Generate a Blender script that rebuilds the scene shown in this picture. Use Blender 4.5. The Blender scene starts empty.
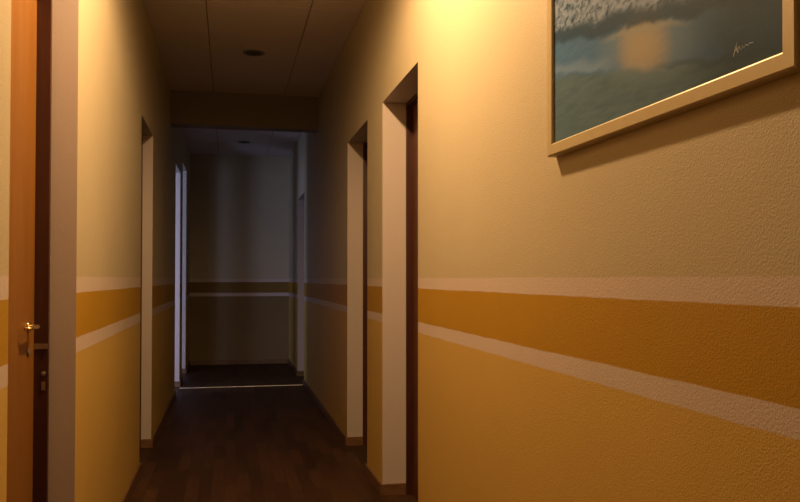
import bpy, bmesh, math, random
from mathutils import Vector, Matrix
random.seed(7)
scn = bpy.context.scene
COL = scn.collection

# ------------------------------------------------------------------ helpers
def add_box(bm, x0, x1, y0, y1, z0, z1, bevel=0.0):
    t = bmesh.new()
    bmesh.ops.create_cube(t, size=1.0)
    for v in t.verts:
        v.co = Vector(((x0+x1)/2 + v.co.x*abs(x1-x0), (y0+y1)/2 + v.co.y*abs(y1-y0), (z0+z1)/2 + v.co.z*abs(z1-z0)))
    if bevel > 0:
        bmesh.ops.bevel(t, geom=list(t.edges), offset=bevel, segments=2, profile=0.7, affect='EDGES')
    me = bpy.data.meshes.new('t'); t.to_mesh(me); t.free()
    bm.from_mesh(me); bpy.data.meshes.remove(me)

def add_lathe(bm, prof, mat=Matrix.Identity(4), seg=40):
    """prof: (radius, height) pairs turned about local z"""
    rings = []
    for r, h in prof:
        if r < 1e-6:
            rings.append([bm.verts.new(mat @ Vector((0, 0, h)))])
        else:
            rings.append([bm.verts.new(mat @ Vector((r*math.cos(2*math.pi*k/seg), r*math.sin(2*math.pi*k/seg), h))) for k in range(seg)])
    for a, b in zip(rings[:-1], rings[1:]):
        for k in range(seg):
            k2 = (k+1) % seg
            if len(a) == 1 and len(b) == 1: continue
            if len(a) == 1: bm.faces.new((a[0], b[k], b[k2]))
            elif len(b) == 1: bm.faces.new((a[k], b[0], a[k2]))
            else: bm.faces.new((a[k], b[k], b[k2], a[k2]))

def add_tube(bm, pts, rad, seg=14):
    pts = [Vector(p) for p in pts]
    rings = []
    up = Vector((0.13, 0.31, 0.94))
    for i, p in enumerate(pts):
        d = (pts[min(i+1, len(pts)-1)] - pts[max(i-1, 0)]).normalized()
        a = d.cross(up).normalized(); b = d.cross(a).normalized()
        r = rad[i] if isinstance(rad, (list, tuple)) else rad
        rings.append([bm.verts.new(p + a*r*math.cos(2*math.pi*k/seg) + b*r*math.sin(2*math.pi*k/seg)) for k in range(seg)])
    for a, b in zip(rings[:-1], rings[1:]):
        for k in range(seg):
            bm.faces.new((a[k], a[(k+1) % seg], b[(k+1) % seg], b[k]))
    bm.faces.new(rings[0]); bm.faces.new(list(reversed(rings[-1])))

def obj(name, bm, mats, parent=None, smooth=False):
    bmesh.ops.recalc_face_normals(bm, faces=list(bm.faces))
    me = bpy.data.meshes.new(name)
    bm.to_mesh(me); bm.free()
    o = bpy.data.objects.new(name, me)
    COL.objects.link(o)
    for m in (mats if isinstance(mats, (list, tuple)) else [mats]):
        me.materials.append(m)
    if smooth:
        for p in me.polygons: p.use_smooth = True
    if parent is not None:
        o.parent = parent
        o.matrix_parent_inverse = Matrix.Identity(4)
    return o

def empty(name, loc):
    o = bpy.data.objects.new(name, None); COL.objects.link(o)
    o.location = loc; o.empty_display_size = 0.1
    return o

def tag(o, label=None, cat=None, group=None, kind=None):
    if label: o['label'] = label
    if cat: o['category'] = cat
    if group: o['group'] = group
    if kind: o['kind'] = kind
    return o

# ------------------------------------------------------------------ materials
def mat_new(name):
    m = bpy.data.materials.new(name); m.use_nodes = True
    nt = m.node_tree
    return m, nt, nt.nodes['Principled BSDF']

def N(nt, typ, **kw):
    n = nt.nodes.new(typ)
    for k, v in kw.items():
        if k in ('operation', 'data_type', 'blend_type', 'noise_dimensions', 'feature', 'interpolation_type', 'offset', 'squash', 'offset_frequency'):
            setattr(n, k, v)
        else:
            n.inputs[k].default_value = v
    return n

def simple(name, col, rough=0.6, metal=0.0, bump=0.0, scale=60.0, vary=0.06):
    m, nt, b = mat_new(name)
    co = N(nt, 'ShaderNodeTexCoord')
    nz = N(nt, 'ShaderNodeTexNoise', Scale=scale, Detail=3.0)
    nt.links.new(co.outputs['Object'], nz.inputs['Vector'])
    mx = N(nt, 'ShaderNodeMix', data_type='RGBA')
    mx.inputs[6].default_value = (*[c*(1-vary) for c in col], 1)
    mx.inputs[7].default_value = (*[min(1, c*(1+vary)) for c in col], 1)
    nt.links.new(nz.outputs['Fac'], mx.inputs[0])
    nt.links.new(mx.outputs[2], b.inputs['Base Color'])
    b.inputs['Roughness'].default_value = rough
    b.inputs['Metallic'].default_value = metal
    if bump > 0:
        bp = N(nt, 'ShaderNodeBump', Strength=bump, Distance=0.004)
        nt.links.new(nz.outputs['Fac'], bp.inputs['Height'])
        nt.links.new(bp.outputs['Normal'], b.inputs['Normal'])
    return m

CREAM = (0.459, 0.400, 0.267)
BAND = (0.546, 0.459, 0.403)
OCHRE = (0.40, 0.222, 0.006)
LOWER = (0.53, 0.355, 0.085)

def wall_paint(name, zs, low=LOWER, mid=OCHRE):
    """rough-cast paint, four colours stacked by height: zs = lower edges from the bottom up"""
    m, nt, b = mat_new(name)
    geo = N(nt, 'ShaderNodeNewGeometry')
    sep = N(nt, 'ShaderNodeSeparateXYZ')
    nt.links.new(geo.outputs['Position'], sep.inputs[0])
    # a hand-masked paint edge wanders by a millimetre or two
    wob = N(nt, 'ShaderNodeTexNoise', Scale=9.0, Detail=2.0)
    nt.links.new(geo.outputs['Position'], wob.inputs['Vector'])
    w1 = N(nt, 'ShaderNodeMath', operation='SUBTRACT'); w1.inputs[1].default_value = 0.5
    nt.links.new(wob.outputs['Fac'], w1.inputs[0])
    w2 = N(nt, 'ShaderNodeMath', operation='MULTIPLY_ADD'); w2.inputs[1].default_value = 0.007
    nt.links.new(w1.outputs[0], w2.inputs[0]); nt.links.new(sep.outputs['Z'], w2.inputs[2])
    prev = None
    for i, (z, c) in enumerate(zip(zs, (BAND, mid, BAND, CREAM))):
        st = N(nt, 'ShaderNodeMapRange'); st.inputs[1].default_value = z-0.0012; st.inputs[2].default_value = z+0.0012
        nt.links.new(w2.outputs[0], st.inputs[0])
        mx = N(nt, 'ShaderNodeMix', data_type='RGBA')
        if prev is None: mx.inputs[6].default_value = (*low, 1)
        else: nt.links.new(prev.outputs[2], mx.inputs[6])
        mx.inputs[7].default_value = (*c, 1)
        nt.links.new(st.outputs[0], mx.inputs[0])
        prev = mx
    # slight uneven coat
    nz = N(nt, 'ShaderNodeTexNoise', Scale=2.3, Detail=4.0)
    nt.links.new(geo.outputs['Position'], nz.inputs['Vector'])
    mr = N(nt, 'ShaderNodeMapRange'); mr.inputs[3].default_value = 0.94; mr.inputs[4].default_value = 1.05
    nt.links.new(nz.outputs['Fac'], mr.inputs[0])
    mul = N(nt, 'ShaderNodeMix', data_type='RGBA', blend_type='MULTIPLY'); mul.inputs[0].default_value = 1.0
    nt.links.new(prev.outputs[2], mul.inputs[6]); nt.links.new(mr.outputs[0], mul.inputs[7])
    nt.links.new(mul.outputs[2], b.inputs['Base Color'])
    b.inputs['Roughness'].default_value = 0.62
    # fine rough-cast grain
    g1 = N(nt, 'ShaderNodeTexNoise', Scale=230.0, Detail=3.0, Roughness=0.6)
    g2 = N(nt, 'ShaderNodeTexVoronoi', Scale=280.0)
    nt.links.new(geo.outputs['Position'], g1.inputs['Vector']); nt.links.new(geo.outputs['Position'], g2.inputs['Vector'])
    ad = N(nt, 'ShaderNodeMath', operation='ADD')
    nt.links.new(g1.outputs['Fac'], ad.inputs[0]); nt.links.new(g2.outputs['Distance'], ad.inputs[1])
    bp = N(nt, 'ShaderNodeBump', Strength=0.24, Distance=0.002)
    nt.links.new(ad.outputs[0], bp.inputs['Height']); nt.links.new(bp.outputs['Normal'], b.inputs['Normal'])
    return m

def wood(name, dark, light, rough=0.4, grain=(14, 14, 0.9)):
    m, nt, b = mat_new(name)
    geo = N(nt, 'ShaderNodeNewGeometry')
    mp = N(nt, 'ShaderNodeMapping'); mp.inputs['Scale'].default_value = grain
    nt.links.new(geo.outputs['Position'], mp.inputs['Vector'])
    nz = N(nt, 'ShaderNodeTexNoise', Scale=3.0, Detail=5.0, Roughness=0.62, Distortion=0.6)
    nt.links.new(mp.outputs[0], nz.inputs['Vector'])
    cr = N(nt, 'ShaderNodeValToRGB')
    cr.color_ramp.elements[0].position = 0.3; cr.color_ramp.elements[0].color = (*dark, 1)
    cr.color_ramp.elements[1].position = 0.7; cr.color_ramp.elements[1].color = (*light, 1)
    nt.links.new(nz.outputs['Fac'], cr.inputs[0])
    nt.links.new(cr.outputs[0], b.inputs['Base Color'])
    b.inputs['Roughness'].default_value = rough
    return m

def floor_mat():
    m, nt, b = mat_new('parquet_laminate')
    geo = N(nt, 'ShaderNodeNewGeometry')
    mp = N(nt, 'ShaderNodeMapping'); mp.inputs['Rotation'].default_value = (0, 0, math.radians(90)); mp.inputs['Location'].default_value = (0.13, 0.02, 0)
    nt.links.new(geo.outputs['Position'], mp.inputs['Vector'])
    br = N(nt, 'ShaderNodeTexBrick', offset=0.37, squash=1.0)
    br.inputs['Color1'].default_value = (0.037, 0.017, 0.007, 1)
    br.inputs['Color2'].default_value = (0.071, 0.033, 0.015, 1)
    br.inputs['Mortar'].default_value = (0.035, 0.017, 0.009, 1)
    br.inputs['Scale'].default_value = 1.0
    br.inputs['Mortar Size'].default_value = 0.0012
    br.inputs['Brick Width'].default_value = 0.42
    br.inputs['Row Height'].default_value = 0.068
    nt.links.new(mp.outputs[0], br.inputs['Vector'])
    mp2 = N(nt, 'ShaderNodeMapping'); mp2.inputs['Scale'].default_value = (30, 2.2, 1)
    nt.links.new(geo.outputs['Position'], mp2.inputs['Vector'])
    nz = N(nt, 'ShaderNodeTexNoise', Scale=2.2, Detail=5.0, Distortion=0.5)
    nt.links.new(mp2.outputs[0], nz.inputs['Vector'])
    mr = N(nt, 'ShaderNodeMapRange'); mr.inputs[3].default_value = 0.62; mr.inputs[4].default_value = 1.25
    nt.links.new(nz.outputs['Fac'], mr.inputs[0])
    mul = N(nt, 'ShaderNodeMix', data_type='RGBA', blend_type='MULTIPLY'); mul.inputs[0].default_value = 1.0
    nt.links.new(br.outputs['Color'], mul.inputs[6]); nt.links.new(mr.outputs[0], mul.inputs[7])
    nt.links.new(mul.outputs[2], b.inputs['Base Color'])
    b.inputs['Roughness'].default_value = 0.55
    b.inputs['Specular IOR Level'].default_value = 0.16
    bp = N(nt, 'ShaderNodeBump', Strength=0.25, Distance=0.001)
    nt.links.new(br.outputs['Fac'], bp.inputs['Height']); bp.invert = True
    nt.links.new(bp.outputs['Normal'], b.inputs['Normal'])
    return m

M_WR = wall_paint('right_wall_paint', (0.8985, 0.9435, 1.0858, 1.130))
M_WL = wall_paint('left_wall_paint', (0.876, 0.928, 1.079, 1.134))
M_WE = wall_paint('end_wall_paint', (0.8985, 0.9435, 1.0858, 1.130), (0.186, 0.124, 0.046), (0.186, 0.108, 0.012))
M_CREAM = simple('cream_paint', CREAM, 0.65, bump=0.3, scale=140)
M_WHITE = simple('reveal_white_paint', (0.459, 0.397, 0.360), 0.55, bump=0.08, scale=90, vary=0.02)
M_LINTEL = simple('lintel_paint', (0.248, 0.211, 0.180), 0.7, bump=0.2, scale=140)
M_TILE = simple('mineral_ceiling_tile', (0.66, 0.60, 0.60), 0.85, bump=0.25, scale=160)
M_SLAB = simple('ceiling_slab', (0.186, 0.167, 0.149), 0.9)
M_FLOOR = floor_mat()
M_BASE = wood('baseboard_wood', (0.099, 0.046, 0.019), (0.186, 0.099, 0.043), 0.45, (4, 4, 20))
M_FRAME = wood('dark_frame_wood', (0.034, 0.009, 0.004), (0.062, 0.017, 0.008), 0.42)
M_LEAF = wood('honey_door_veneer', (0.185, 0.075, 0.010), (0.235, 0.102, 0.016), 0.42, (9, 9, 0.6))
M_DOOR = wood('red_brown_door_veneer', (0.062, 0.019, 0.007), (0.105, 0.034, 0.012), 0.42, (9, 9, 0.6))
M_CHROME = simple('worn_steel', (0.42, 0.39, 0.34), 0.35, 1.0)
M_BRASS = simple('brass_handle', (0.80, 0.62, 0.33), 0.25, 1.0)
M_BLACK = simple('black_hole', (0.06, 0.055, 0.05), 0.7)
M_DARKMETAL = simple('dark_lamp_housing', (0.186, 0.167, 0.149), 0.5)
M_STRIP = simple('aluminium_strip', (0.80, 0.80, 0.82), 0.38, 1.0)
M_GOLD = simple('pale_gilt_frame', (0.508, 0.428, 0.254), 0.40, 0.10, bump=0.05, scale=40)
M_PLASTER = simple('grey_plaster', (0.52, 0.52, 0.53), 0.8)
M_PVC = simple('white_window_frame', (0.82, 0.82, 0.82), 0.35)
M_PIGMENT = simple('pale_paint_stroke', (0.310, 0.372, 0.409), 0.6)

# ------------------------------------------------------------------ measures
XR, XL = 0.786, -0.504          # wall faces of the corridor
TH = 0.20                       # wall thickness
YB, YE = -2.4, 10.8             # behind the camera / end wall
H = 2.77
EYE = 1.126
DR = [(3.31, 4.117, 2.055), (4.585, 5.385, 2.055), (8.58, 9.36, 2.055)]     # doorways, right
DL = [(2.022, 2.872, 2.16), (4.88, 5.60, 2.09)]                              # doorways, left (with doors)
OL = [(7.95, 8.69, 2.24), (9.14, 9.90, 2.42)]                                # open doorways, left

# ------------------------------------------------------------------ shell
def wall_with_openings(name, xa, xb, y0, y1, opens, mats):
    bm = bmesh.new()
    y = y0
    for a, b, h in sorted(opens):
        add_box(bm, xa, xb, y, a, 0, H)
        add_box(bm, xa, xb, a, b, h, H)
        y = b
    add_box(bm, xa, xb, y, y1, 0, H)
    bmesh.ops.recalc_face_normals(bm, faces=list(bm.faces))
    for f in bm.faces:
        n = f.normal
        if abs(n.y) > 0.5 or n.z < -0.5: f.material_index = 1   # plastered white reveals
        else: f.material_index = 0
    o = obj(name, bm, mats); tag(o, kind='structure')
    return o

wall_with_openings('wall_right', XR, XR+TH, YB, YE, DR, [M_WR, M_WHITE])
wall_with_openings('wall_left', XL-TH, XL, YB, YE, DL+OL, [M_WL, M_WHITE])
bm = bmesh.new(); add_box(bm, XL-TH, XR+TH, YE, YE+TH, 0, H)
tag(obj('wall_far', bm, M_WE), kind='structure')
bm = bmesh.new(); add_box(bm, XL-TH, XR+TH, YB-TH, YB, 0, H)
tag(obj('wall_back', bm, M_WR), kind='structure')
bm = bmesh.new(); add_box(bm, XL-TH, XR+TH, YB-TH, YE+TH, -0.12, 0)
tag(obj('floor', bm, M_FLOOR), kind='structure')

# suspended ceiling of square tiles with open joints
bm = bmesh.new()
add_box(bm, XL-TH, XR+TH, YB-TH, YE+TH, H+0.012, H+0.14)
for f in bm.faces: f.material_index = 1
xs = [-0.745, -0.140, 0.480, 1.1]
ys = [YB-0.2+0.62*k for k in range(23)]
G = 0.003
for i in range(3):
    for j in range(len(ys)-1):
        x0, x1 = max(xs[i]+G, XL), min(xs[i+1]-G, XR)
        y0, y1 = max(ys[j]+G, YB), min(ys[j+1]-G, YE)
        if x1-x0 < 0.02 or y1-y0 < 0.02: continue
        t = bmesh.new(); add_box(t, x0, x1, y0, y1, H, H+0.014, bevel=0.003)
        me = bpy.data.meshes.new('t'); t.to_mesh(me); t.free(); bm.from_mesh(me); bpy.data.meshes.remove(me)
tag(obj('ceiling', bm, [M_TILE, M_SLAB]), kind='structure')

# lintel across the corridor
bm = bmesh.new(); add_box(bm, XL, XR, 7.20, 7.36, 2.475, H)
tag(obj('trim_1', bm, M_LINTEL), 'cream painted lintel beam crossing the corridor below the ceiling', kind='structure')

# baseboards, running into the door reveals
BH, BT = 0.058, 0.012
def baseboard(name, x, sgn, opens, depth):
    """sgn: direction from the wall face into the corridor"""
    bm = bmesh.new()
    y = YB
    for a, b, h in sorted(opens):
        add_box(bm, x, x+sgn*BT, y, a, 0, BH, 0.003)
        add_box(bm, x+sgn*BT, x-sgn*depth, a, a+BT, 0, BH, 0.003)
        add_box(bm, x+sgn*BT, x-sgn*depth, b-BT, b, 0, BH, 0.003)
        y = b
    add_box(bm, x, x+sgn*BT, y, YE, 0, BH, 0.003)
    tag(obj(name, bm, M_BASE), kind='structure')
RVR, RVL = 0.125, 0.083
baseboard('baseboard_right', XR, -1, DR, RVR)
baseboard('baseboard_left', XL, 1, DL+OL, RVL)
bm = bmesh.new(); add_box(bm, XL+BT, XR-BT, YE-BT, YE, 0, BH, 0.003)
tag(obj('baseboard_far', bm, M_BASE), kind='structure')

# ------------------------------------------------------------------ doors
def door(name, x, sgn, y0, y1, h, rev, label, latch='far', veneer=None, fdepth=0.035):
    """sgn = +1: the recess runs towards +x. Frame at the back of the plaster reveal, leaf behind it."""
    root = empty(name, (x+sgn*(rev+0.05), (y0+y1)/2, 0))
    ox, oy = root.location.x, root.location.y
    X = lambda d: x+sgn*d-ox
    Y = lambda v: v-oy
    fd, sw = fdepth, 0.02
    f = bmesh.new()
    def fb(a, b, z0, z1, d0=rev, d1=TH):
        add_box(f, min(X(d0), X(d1)), max(X(d0), X(d1)), Y(a), Y(b), z0, z1, 0.002)
    fb(y0, y0+sw, 0, h); fb(y1-sw, y1, 0, h); fb(y0+sw, y1-sw, h-sw, h)
    obj('door_frame', f, M_FRAME, root)
    l = bmesh.new()
    d0, d1 = rev+fd, rev+fd+0.04
    add_box(l, min(X(d0), X(d1)), max(X(d0), X(d1)), Y(y0+sw+.001), Y(y1-sw-.001), 0.004, h-sw-.001, 0.002)
    leaf = obj('door_leaf', l, veneer or M_DOOR, root)
    q = 1 if latch == 'far' else -1
    ye = y1 if latch == 'far' else y0
    # lever handle on a rosette, latch side at the far edge
    hy, hz = ye-q*(sw+0.085), 0.972
    g = bmesh.new()
    rot = Matrix.Translation((X(d0), Y(hy), hz)) @ Matrix.Rotation(math.radians(-90*sgn), 4, 'Y')
    add_lathe(g, [(0, 0), (0.017, 0), (0.017, 0.003), (0.015, 0.005), (0.008, 0.006), (0.008, 0.026), (0, 0.026)], rot, 28)
    xl = X(d0-0.030)
    add_tube(g, [(X(d0-0.022), Y(hy), hz), (xl, Y(hy-q*0.006), hz), (xl, Y(hy-q*0.03), hz+.001), (xl, Y(hy-q*0.075), hz+.002), (xl, Y(hy-q*0.105), hz), (xl+sgn*0.012, Y(hy-q*0.118), hz)],
             [0.007, 0.008, 0.008, 0.007, 0.007, 0.005])
    obj('door_handle', g, M_BRASS, leaf, smooth=True)
    k = bmesh.new()
    rot2 = Matrix.Translation((X(d0), Y(hy), hz-0.080)) @ Matrix.Rotation(math.radians(-90*sgn), 4, 'Y')
    add_lathe(k, [(0, 0), (0.013, 0), (0.013, 0.004), (0.011, 0.006), (0, 0.006)], rot2, 24)
    add_box(k, min(X(d0-.006), X(d0-.0075)), max(X(d0-.006), X(d0-.0075)), Y(hy-.002), Y(hy+.002), hz-.087, hz-.073)
    obj('keyhole_plate', k, M_DARKMETAL, leaf)
    # strike plates let into the latch stile
    s = bmesh.new()
    a, b = X(rev+0.002), X(rev+fd-0.001)
    add_box(s, min(a, b), max(a, b), *sorted((Y(ye-q*(sw+0.0025)), Y(ye-q*sw))), 0.893, 0.911, 0.0006)
    add_box(s, min(a, X(rev+.012)), max(a, X(rev+.012)), *sorted((Y(ye-q*(sw+0.006)), Y(ye-q*(sw+.002)))), 0.896, 0.908, 0.001)
    obj('strike_plate', s, M_CHROME, root)
    s = bmesh.new()
    add_box(s, min(X(rev+.008), X(rev+.020)), max(X(rev+.008), X(rev+.020)), *sorted((Y(ye-q*(sw+0.0025)), Y(ye-q*sw))), 0.757, 0.785, 0.0006)
    obj('bolt_keeper', s, M_CHROME, root)
    s = bmesh.new()
    rot3 = Matrix.Translation((X(rev+.014), Y(ye-q*sw), 0.812)) @ Matrix.Rotation(math.radians(90*q), 4, 'X')
    add_lathe(s, [(0, 0), (0.007, 0), (0.007, 0.003), (0.004, 0.004), (0, 0.004)], rot3, 18)
    obj('screw_cover', s, M_DARKMETAL, root)
    tag(root, label, 'door', kind='structure')
    return root

door('door_1', XL, -1, *DL[0], RVL, 'honey wood door with lever handle in the nearest left recess', 'far', M_LEAF, 0.044)
door('door_2', XL, -1, *DL[1], 0.065, 'wood door in the deep recess farther along the left wall', 'near')
door('door_3', XR, 1, *DR[0], RVR, 'wood door in the recess nearest the painting on the right wall', 'near')
door('door_4', XR, 1, *DR[1], 0.105, 'wood door in the second recess along the right wall', 'near')
door('door_5', XR, 1, *DR[2], RVR, 'wood door in the right wall beyond the lintel', 'near')

# ------------------------------------------------------------------ daylit side room behind the two open doorways
RX0, RX1, RY0, RY1 = -3.1, XL-TH, 6.1, 10.3
WX0, WX1, WZ0, WZ1 = -2.5, -0.95, 0.35, 2.35
WY0, WY1 = 6.4, 7.6
bm = bmesh.new()
add_box(bm, RX0-.2, RX0, RY0-.2, WY0, 0, H); add_box(bm, RX0-.2, RX0, WY1, RY1+.2, 0, H)
add_box(bm, RX0-.2, RX0, WY0, WY1, 0, WZ0); add_box(bm, RX0-.2, RX0, WY0, WY1, WZ1, H)
add_box(bm, RX0, RX1, RY1, RY1+.2, 0, H)
add_box(bm, RX0, WX0, RY0-.2, RY0, 0, H); add_box(bm, WX1, RX1, RY0-.2, RY0, 0, H)
add_box(bm, WX0, WX1, RY0-.2, RY0, 0, WZ0); add_box(bm, WX0, WX1, RY0-.2, RY0, WZ1, H)
tag(obj('wall_side', bm, M_PLASTER), kind='structure')
bm = bmesh.new(); add_box(bm, RX0-.2, RX1, RY0-.2, RY1+.2, -.12, 0)
tag(obj('floor_side', bm, M_FLOOR), kind='structure')
bm = bmesh.new(); add_box(bm, RX0-.2, RX1, RY0-.2, RY1+.2, H, H+.14)
tag(obj('ceiling_side', bm, M_PLASTER), kind='structure')
gm, nt, b = mat_new('window_glass')
tr = N(nt, 'ShaderNodeBsdfTransparent'); gl = N(nt, 'ShaderNodeBsdfGlossy', Roughness=0.02); ms = N(nt, 'ShaderNodeMixShader'); ms.inputs[0].default_value = 0.08
nt.links.new(tr.outputs[0], ms.inputs[1]); nt.links.new(gl.outputs[0], ms.inputs[2])
nt.links.new(ms.outputs[0], nt.nodes['Material Output'].inputs['Surface'])
def window(name, loc, rz, width):
    win = empty(name, loc); win.rotation_euler = (0, 0, rz); tag(win, kind='structure')
    yh, zh = width/2, WZ1-WZ0
    bm = bmesh.new()
    for a, b, c, d in ((-yh, -yh+.06, 0, zh), (yh-.06, yh, 0, zh), (-yh+.06, yh-.06, 0, .06), (-yh+.06, yh-.06, zh-.06, zh), (-.04, .04, .06, zh-.06)):
        add_box(bm, a, b, -.03, .03, c, d, .004)
    obj('window_frame', bm, M_PVC, win)
    bm = bmesh.new()
    add_box(bm, -yh+.06, -.04, -.004, .004, .06, zh-.06); add_box(bm, .04, yh-.06, -.004, .004, .06, zh-.06)
    obj('window_pane', bm, gm, win)
window('window_1', ((WX0+WX1)/2, RY0-.08, WZ0), 0, WX1-WX0)
window('window_2', (RX0-.08, (WY0+WY1)/2, WZ0), math.pi/2, WY1-WY0)

# aluminium transition strip in the floor at the first open doorway
bm = bmesh.new(); add_box(bm, XL+BT, XR-BT, 8.535, 8.565, 0, 0.005, 0.002)
tag(obj('threshold_strip', bm, M_STRIP), 'thin pale metal strip across the floor beyond the lintel', 'threshold')

# ------------------------------------------------------------------ recessed ceiling lights
def downlight(y, label, lit):
    root = empty('ceiling_downlight', (0.17, y, H))
    bm = bmesh.new()
    add_lathe(bm, [(0.056, 0.001), (0.060, -0.004), (0.070, -0.006), (0.078, -0.004), (0.080, 0.0), (0.056, 0.0)], seg=48)
    obj('trim_ring', bm, M_DARKMETAL, root, smooth=True)
    bm = bmesh.new()
    add_lathe(bm, [(0.0565, -0.0005), (0.03, -0.0012), (0, -0.0015)], seg=48)
    m = M_BLACK
    if lit:
        m, nt, b = mat_new('lit_lamp_lens')
        b.inputs['Emission Color'].default_value = (1, 0.6, 0.28, 1); b.inputs['Emission Strength'].default_value = 8.0
    obj('lens', bm, m, root, smooth=True)
    tag(root, label, 'ceiling light', 'downlights in a row along the ceiling')
    return root
downlight(5.88, 'dark unlit round ceiling light nearer than the lintel', False)
downlight(9.75, 'unlit round ceiling light in the bluish ceiling beyond the lintel', False)
LY = 2.62
downlight(LY, 'lit round ceiling light between the painting and the nearest doors', True)

# ------------------------------------------------------------------ painting
PW, PH, MW, PD = 0.880, 0.62, 0.030, 0.024
pic = empty('framed_painting', (XR-0.001, (1.837+0.957)/2, 1.421))
pic.rotation_euler = (math.radians(0.45), 0, 0)
# local: -x out of the wall, +y far end, z up.   moulding: mitred profile swept round the opening
prof = [(0.0, 0.0), (0.0, PD-0.003), (0.003, PD), (0.0255, PD), (0.0275, PD-0.001), (0.0295, PD-0.004), (0.030, PD-0.006), (0.030, 0.0)]  # (inset, height off the wall)
bm = bmesh.new()
loops = []
for ins, ht in prof:
    w, lo, hi = PW/2-ins, ins, PH-ins
    loops.append([bm.verts.new((-ht, s*w, z)) for s, z in ((1, lo), (-1, lo), (-1, hi), (1, hi))])
for i in range(len(loops)):
    a, b2 = loops[i], loops[(i+1) % len(loops)]
    for k in range(4):
        bm.faces.new((a[k], a[(k+1) % 4], b2[(k+1) % 4], b2[k]))
obj('picture_frame', bm, M_GOLD, pic)

def painting_mat():
    m, nt, b = mat_new('oil_seascape')
    co = N(nt, 'ShaderNodeTexCoord'); sep = N(nt, 'ShaderNodeSeparateXYZ')
    nt.links.new(co.outputs['Object'], sep.inputs[0])
    def mth(op, a, c, d=None):
        n = N(nt, 'ShaderNodeMath', operation=op)
        for i, v in enumerate((a, c, d)):
            if v is None: continue
            if isinstance(v, (int, float)): n.inputs[i].default_value = v
            else: nt.links.new(v, n.inputs[i])
        return n.outputs[0]
    u = mth('SUBTRACT', PW/2-MW, sep.outputs['Y'])          # 0 at the far end, grows towards the near end
    v = mth('SUBTRACT', sep.outputs['Z'], MW)
    comb = N(nt, 'ShaderNodeCombineXYZ'); nt.links.new(u, comb.inputs[0]); nt.links.new(v, comb.inputs[1])
    def noise(scale, sx=1.0, sy=1.0, detail=4.0, dist=0.0):
        mp = N(nt, 'ShaderNodeMapping'); mp.inputs['Scale'].default_value = (sx, sy, 1); mp.inputs['Rotation'].default_value = (0, 0, 0.2)
        nt.links.new(comb.outputs[0], mp.inputs['Vector'])
        n = N(nt, 'ShaderNodeTexNoise', Scale=scale, Detail=detail, Distortion=dist)
        nt.links.new(mp.outputs[0], n.inputs['Vector'])
        return n.outputs['Fac']
    n1 = noise(9, 1, 1.6, 4, 0.6); n2 = noise(42, 1, 1.5, 8, 0.7); n3 = noise(16, 0.7, 5, 4, 0.8)
    w0 = mth('MULTIPLY_ADD', u, 0.2, v)
    w = mth('ADD', w0, mth('MULTIPLY', mth('SUBTRACT', n1, 0.5), 0.045))
    def ramp(val, a, c):
        n = N(nt, 'ShaderNodeMapRange', interpolation_type='SMOOTHSTEP'); n.inputs[1].default_value = a; n.inputs[2].default_value = c
        nt.links.new(val, n.inputs[0]); return n.outputs[0]
    def mixc(fac, A, B):
        n = N(nt, 'ShaderNodeMix', data_type='RGBA')
        if isinstance(fac, (int, float)): n.inputs[0].default_value = fac
        else: nt.links.new(fac, n.inputs[0])
        for i, c in ((6, A), (7, B)):
            if isinstance(c, tuple): n.inputs[i].default_value = (*c, 1)
            else: nt.links.new(c, n.inputs[i])
        return n.outputs[2]
    sand = mixc(n3, (0.08, 0.165, 0.24), (0.19, 0.31, 0.40))
    water = mixc(n3, (0.055, 0.18, 0.40), (0.14, 0.31, 0.60))
    c = mixc(ramp(w, 0.150, 0.170), sand, water)
    # sun glitter on the water
    du = mth('MULTIPLY', mth('SUBTRACT', u, 0.43), 4.6); dv = mth('MULTIPLY', mth('SUBTRACT', w0, 0.198), 14.0)
    d = mth('ADD', mth('MULTIPLY', du, du), mth('MULTIPLY', dv, dv))
    gl = mth('SUBTRACT', 1.0, ramp(mth('ADD', d, mth('MULTIPLY', n3, 0.7)), 0.05, 1.6))
    c = mixc(mth('MULTIPLY', gl, 0.75), c, (0.27, 0.38, 0.50))
    dc = mth('MULTIPLY', mth('SUBTRACT', u, 0.42), 14.0); dw = mth('MULTIPLY', mth('SUBTRACT', w0, 0.202), 15.5)
    d2 = mth('ADD', mth('MULTIPLY', dc, dc), mth('MULTIPLY', dw, dw))
    core = mth('SUBTRACT', 1.0, ramp(mth('ADD', d2, mth('MULTIPLY', n3, 0.9)), -0.1, 3.2))
    c = mixc(mth('MULTIPLY', mth('MULTIPLY', core, ramp(w, 0.146, 0.172)), 0.78), c, (0.66, 0.54, 0.33))
    edge = mth('MULTIPLY', ramp(w, 0.153, 0.160), mth('SUBTRACT', 1.0, ramp(w, 0.162, 0.172)))
    c = mixc(mth('MULTIPLY', mth('MULTIPLY', edge, ramp(u, 0.42, 0.55)), 0.45), c, (0.05, 0.10, 0.12))
    # foam at the water's edge, left
    fe = mth('MULTIPLY', mth('MULTIPLY', ramp(w, 0.160, 0.172), mth('SUBTRACT', 1.0, ramp(w, 0.175, 0.20))), mth('SUBTRACT', 1.0, ramp(u, 0.22, 0.34)))
    c = mixc(mth('MULTIPLY', fe, 0.6), c, (0.30, 0.46, 0.74))
    # dark trough below the breaker, then the breaker's foam
    tro = mth('MULTIPLY', ramp(w, 0.232, 0.250), mth('SUBTRACT', 1.0, ramp(u, 0.60, 0.95)))
    c = mixc(mth('MULTIPLY', tro, 0.9), c, (0.030, 0.085, 0.16))
    ls = mth('MULTIPLY', mth('MULTIPLY', ramp(w, 0.222, 0.232), mth('SUBTRACT', 1.0, ramp(w, 0.234, 0.243))), mth('MULTIPLY', ramp(u, 0.22, 0.34), mth('SUBTRACT', 1.0, ramp(u, 0.5, 0.62))))
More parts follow.
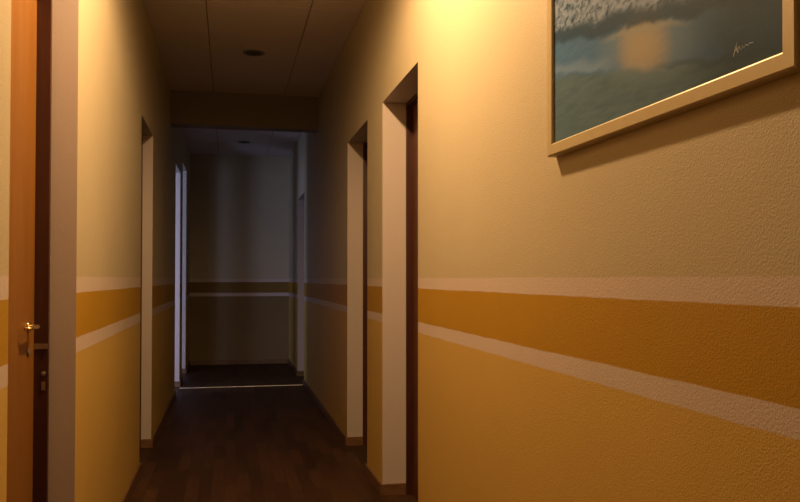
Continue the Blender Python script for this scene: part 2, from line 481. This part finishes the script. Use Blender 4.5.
    c = mixc(mth('MULTIPLY', ls, 0.6), c, (0.42, 0.46, 0.42))
    fo = mth('MULTIPLY', ramp(w, 0.262, 0.285), ramp(n2, 0.30, 0.62))
    c = mixc(mth('MULTIPLY', fo, 0.85), c, (0.42, 0.56, 0.82))
    # the near end darkens to deep slate in the picture itself; open sky above
    c = mixc(mth('MULTIPLY', ramp(u, 0.50, 0.72), 0.82), c, (0.030, 0.070, 0.11))
    c = mixc(ramp(v, 0.34, 0.42), c, (0.25, 0.36, 0.50))
    tone = N(nt, 'ShaderNodeMix', data_type='RGBA', blend_type='MULTIPLY'); tone.inputs[0].default_value = 1.0; tone.inputs[7].default_value = (0.64, 0.66, 0.68, 1)
    nt.links.new(c, tone.inputs[6]); nt.links.new(tone.outputs[2], b.inputs['Base Color'])
    b.inputs['Roughness'].default_value = 0.55
    b.inputs['Specular IOR Level'].default_value = 0.08
    bp = N(nt, 'ShaderNodeBump', Strength=0.15, Distance=0.002)
    nt.links.new(n2, bp.inputs['Height']); nt.links.new(bp.outputs['Normal'], b.inputs['Normal'])
    return m
bm = bmesh.new(); add_box(bm, -(PD-0.007), -0.001, -PW/2+MW, PW/2-MW, MW, PH-MW)
canvas = obj('painted_canvas', bm, painting_mat(), pic)
# the painter's scribbled signature, thin raised strokes
bm = bmesh.new()
cx = -(PD-0.0068)
def stroke(pts, r=0.0006): add_tube(bm, [(cx, PW/2-MW-(a-0.02), MW+b) for a, b in pts], r, 8)
stroke([(0.722, 0.024), (0.727, 0.036), (0.731, 0.044), (0.730, 0.034), (0.733, 0.027)], 0.0009)
stroke([(0.724, 0.031), (0.731, 0.033), (0.738, 0.036)])
stroke([(0.734, 0.028), (0.738, 0.034), (0.741, 0.029), (0.745, 0.035), (0.748, 0.030), (0.752, 0.035), (0.756, 0.032), (0.762, 0.034), (0.770, 0.033)])
for vv in bm.verts: vv.co.x = cx + (vv.co.x-cx)*0.12
obj('signature', bm, M_PIGMENT, canvas)
tag(pic, 'gilt framed oil seascape with orange sun glow hanging on the right wall', 'painting')

# ------------------------------------------------------------------ light
def light(name, typ, loc, energy, col, rot=(0, 0, 0), **kw):
    d = bpy.data.lights.new(name, typ); d.energy = energy; d.color = col
    for k, v in kw.items(): setattr(d, k, v)
    o = bpy.data.objects.new(name, d); COL.objects.link(o); o.location = loc; o.rotation_euler = rot
    return o
light('downlight_glow', 'SPOT', (0.17, LY, H-0.055), 196.0, (1.0, 0.605, 0.285), shadow_soft_size=0.05, spot_size=math.radians(178), spot_blend=0.42)
light('window_daylight', 'AREA', ((WX0+WX1)/2, RY0-.30, (WZ0+WZ1)/2), 75.0, (0.52, 0.60, 1.0), (math.radians(90), 0, 0), shape='RECTANGLE', size=WX1-WX0, size_y=WZ1-WZ0)

light('window_daylight', 'AREA', (RX0-.30, (WY0+WY1)/2, (WZ0+WZ1)/2), 80.0, (0.52, 0.60, 1.0), (0, math.radians(-90), 0), shape='RECTANGLE', size=WZ1-WZ0, size_y=WY1-WY0)

wd = bpy.data.worlds.new('dusk_sky'); scn.world = wd; wd.use_nodes = True
bg = wd.node_tree.nodes['Background']; bg.inputs[0].default_value = (0.35, 0.5, 0.9, 1); bg.inputs[1].default_value = 0.05

# ------------------------------------------------------------------ camera
cam = bpy.data.cameras.new('camera'); co = bpy.data.objects.new('camera', cam); COL.objects.link(co)
cam.sensor_width = 36.0; cam.lens = 36.0
YAW, PITCH = math.degrees(math.atan(171/800)), 1.15
co.location = (0, 0, EYE)
co.rotation_euler = (math.radians(90+PITCH), 0, math.radians(-YAW))
cam.shift_y = (28 - 800*math.tan(math.radians(PITCH)))/800
cam.clip_start = 0.02
scn.camera = co

vs = scn.view_settings
vs.view_transform = 'Standard'; vs.look = 'None'; vs.exposure = 0.0; vs.gamma = 1.0
vs.use_curve_mapping = False
scn.cycles.use_denoising = True
scn.cycles.max_bounces = 10; scn.cycles.diffuse_bounces = 6
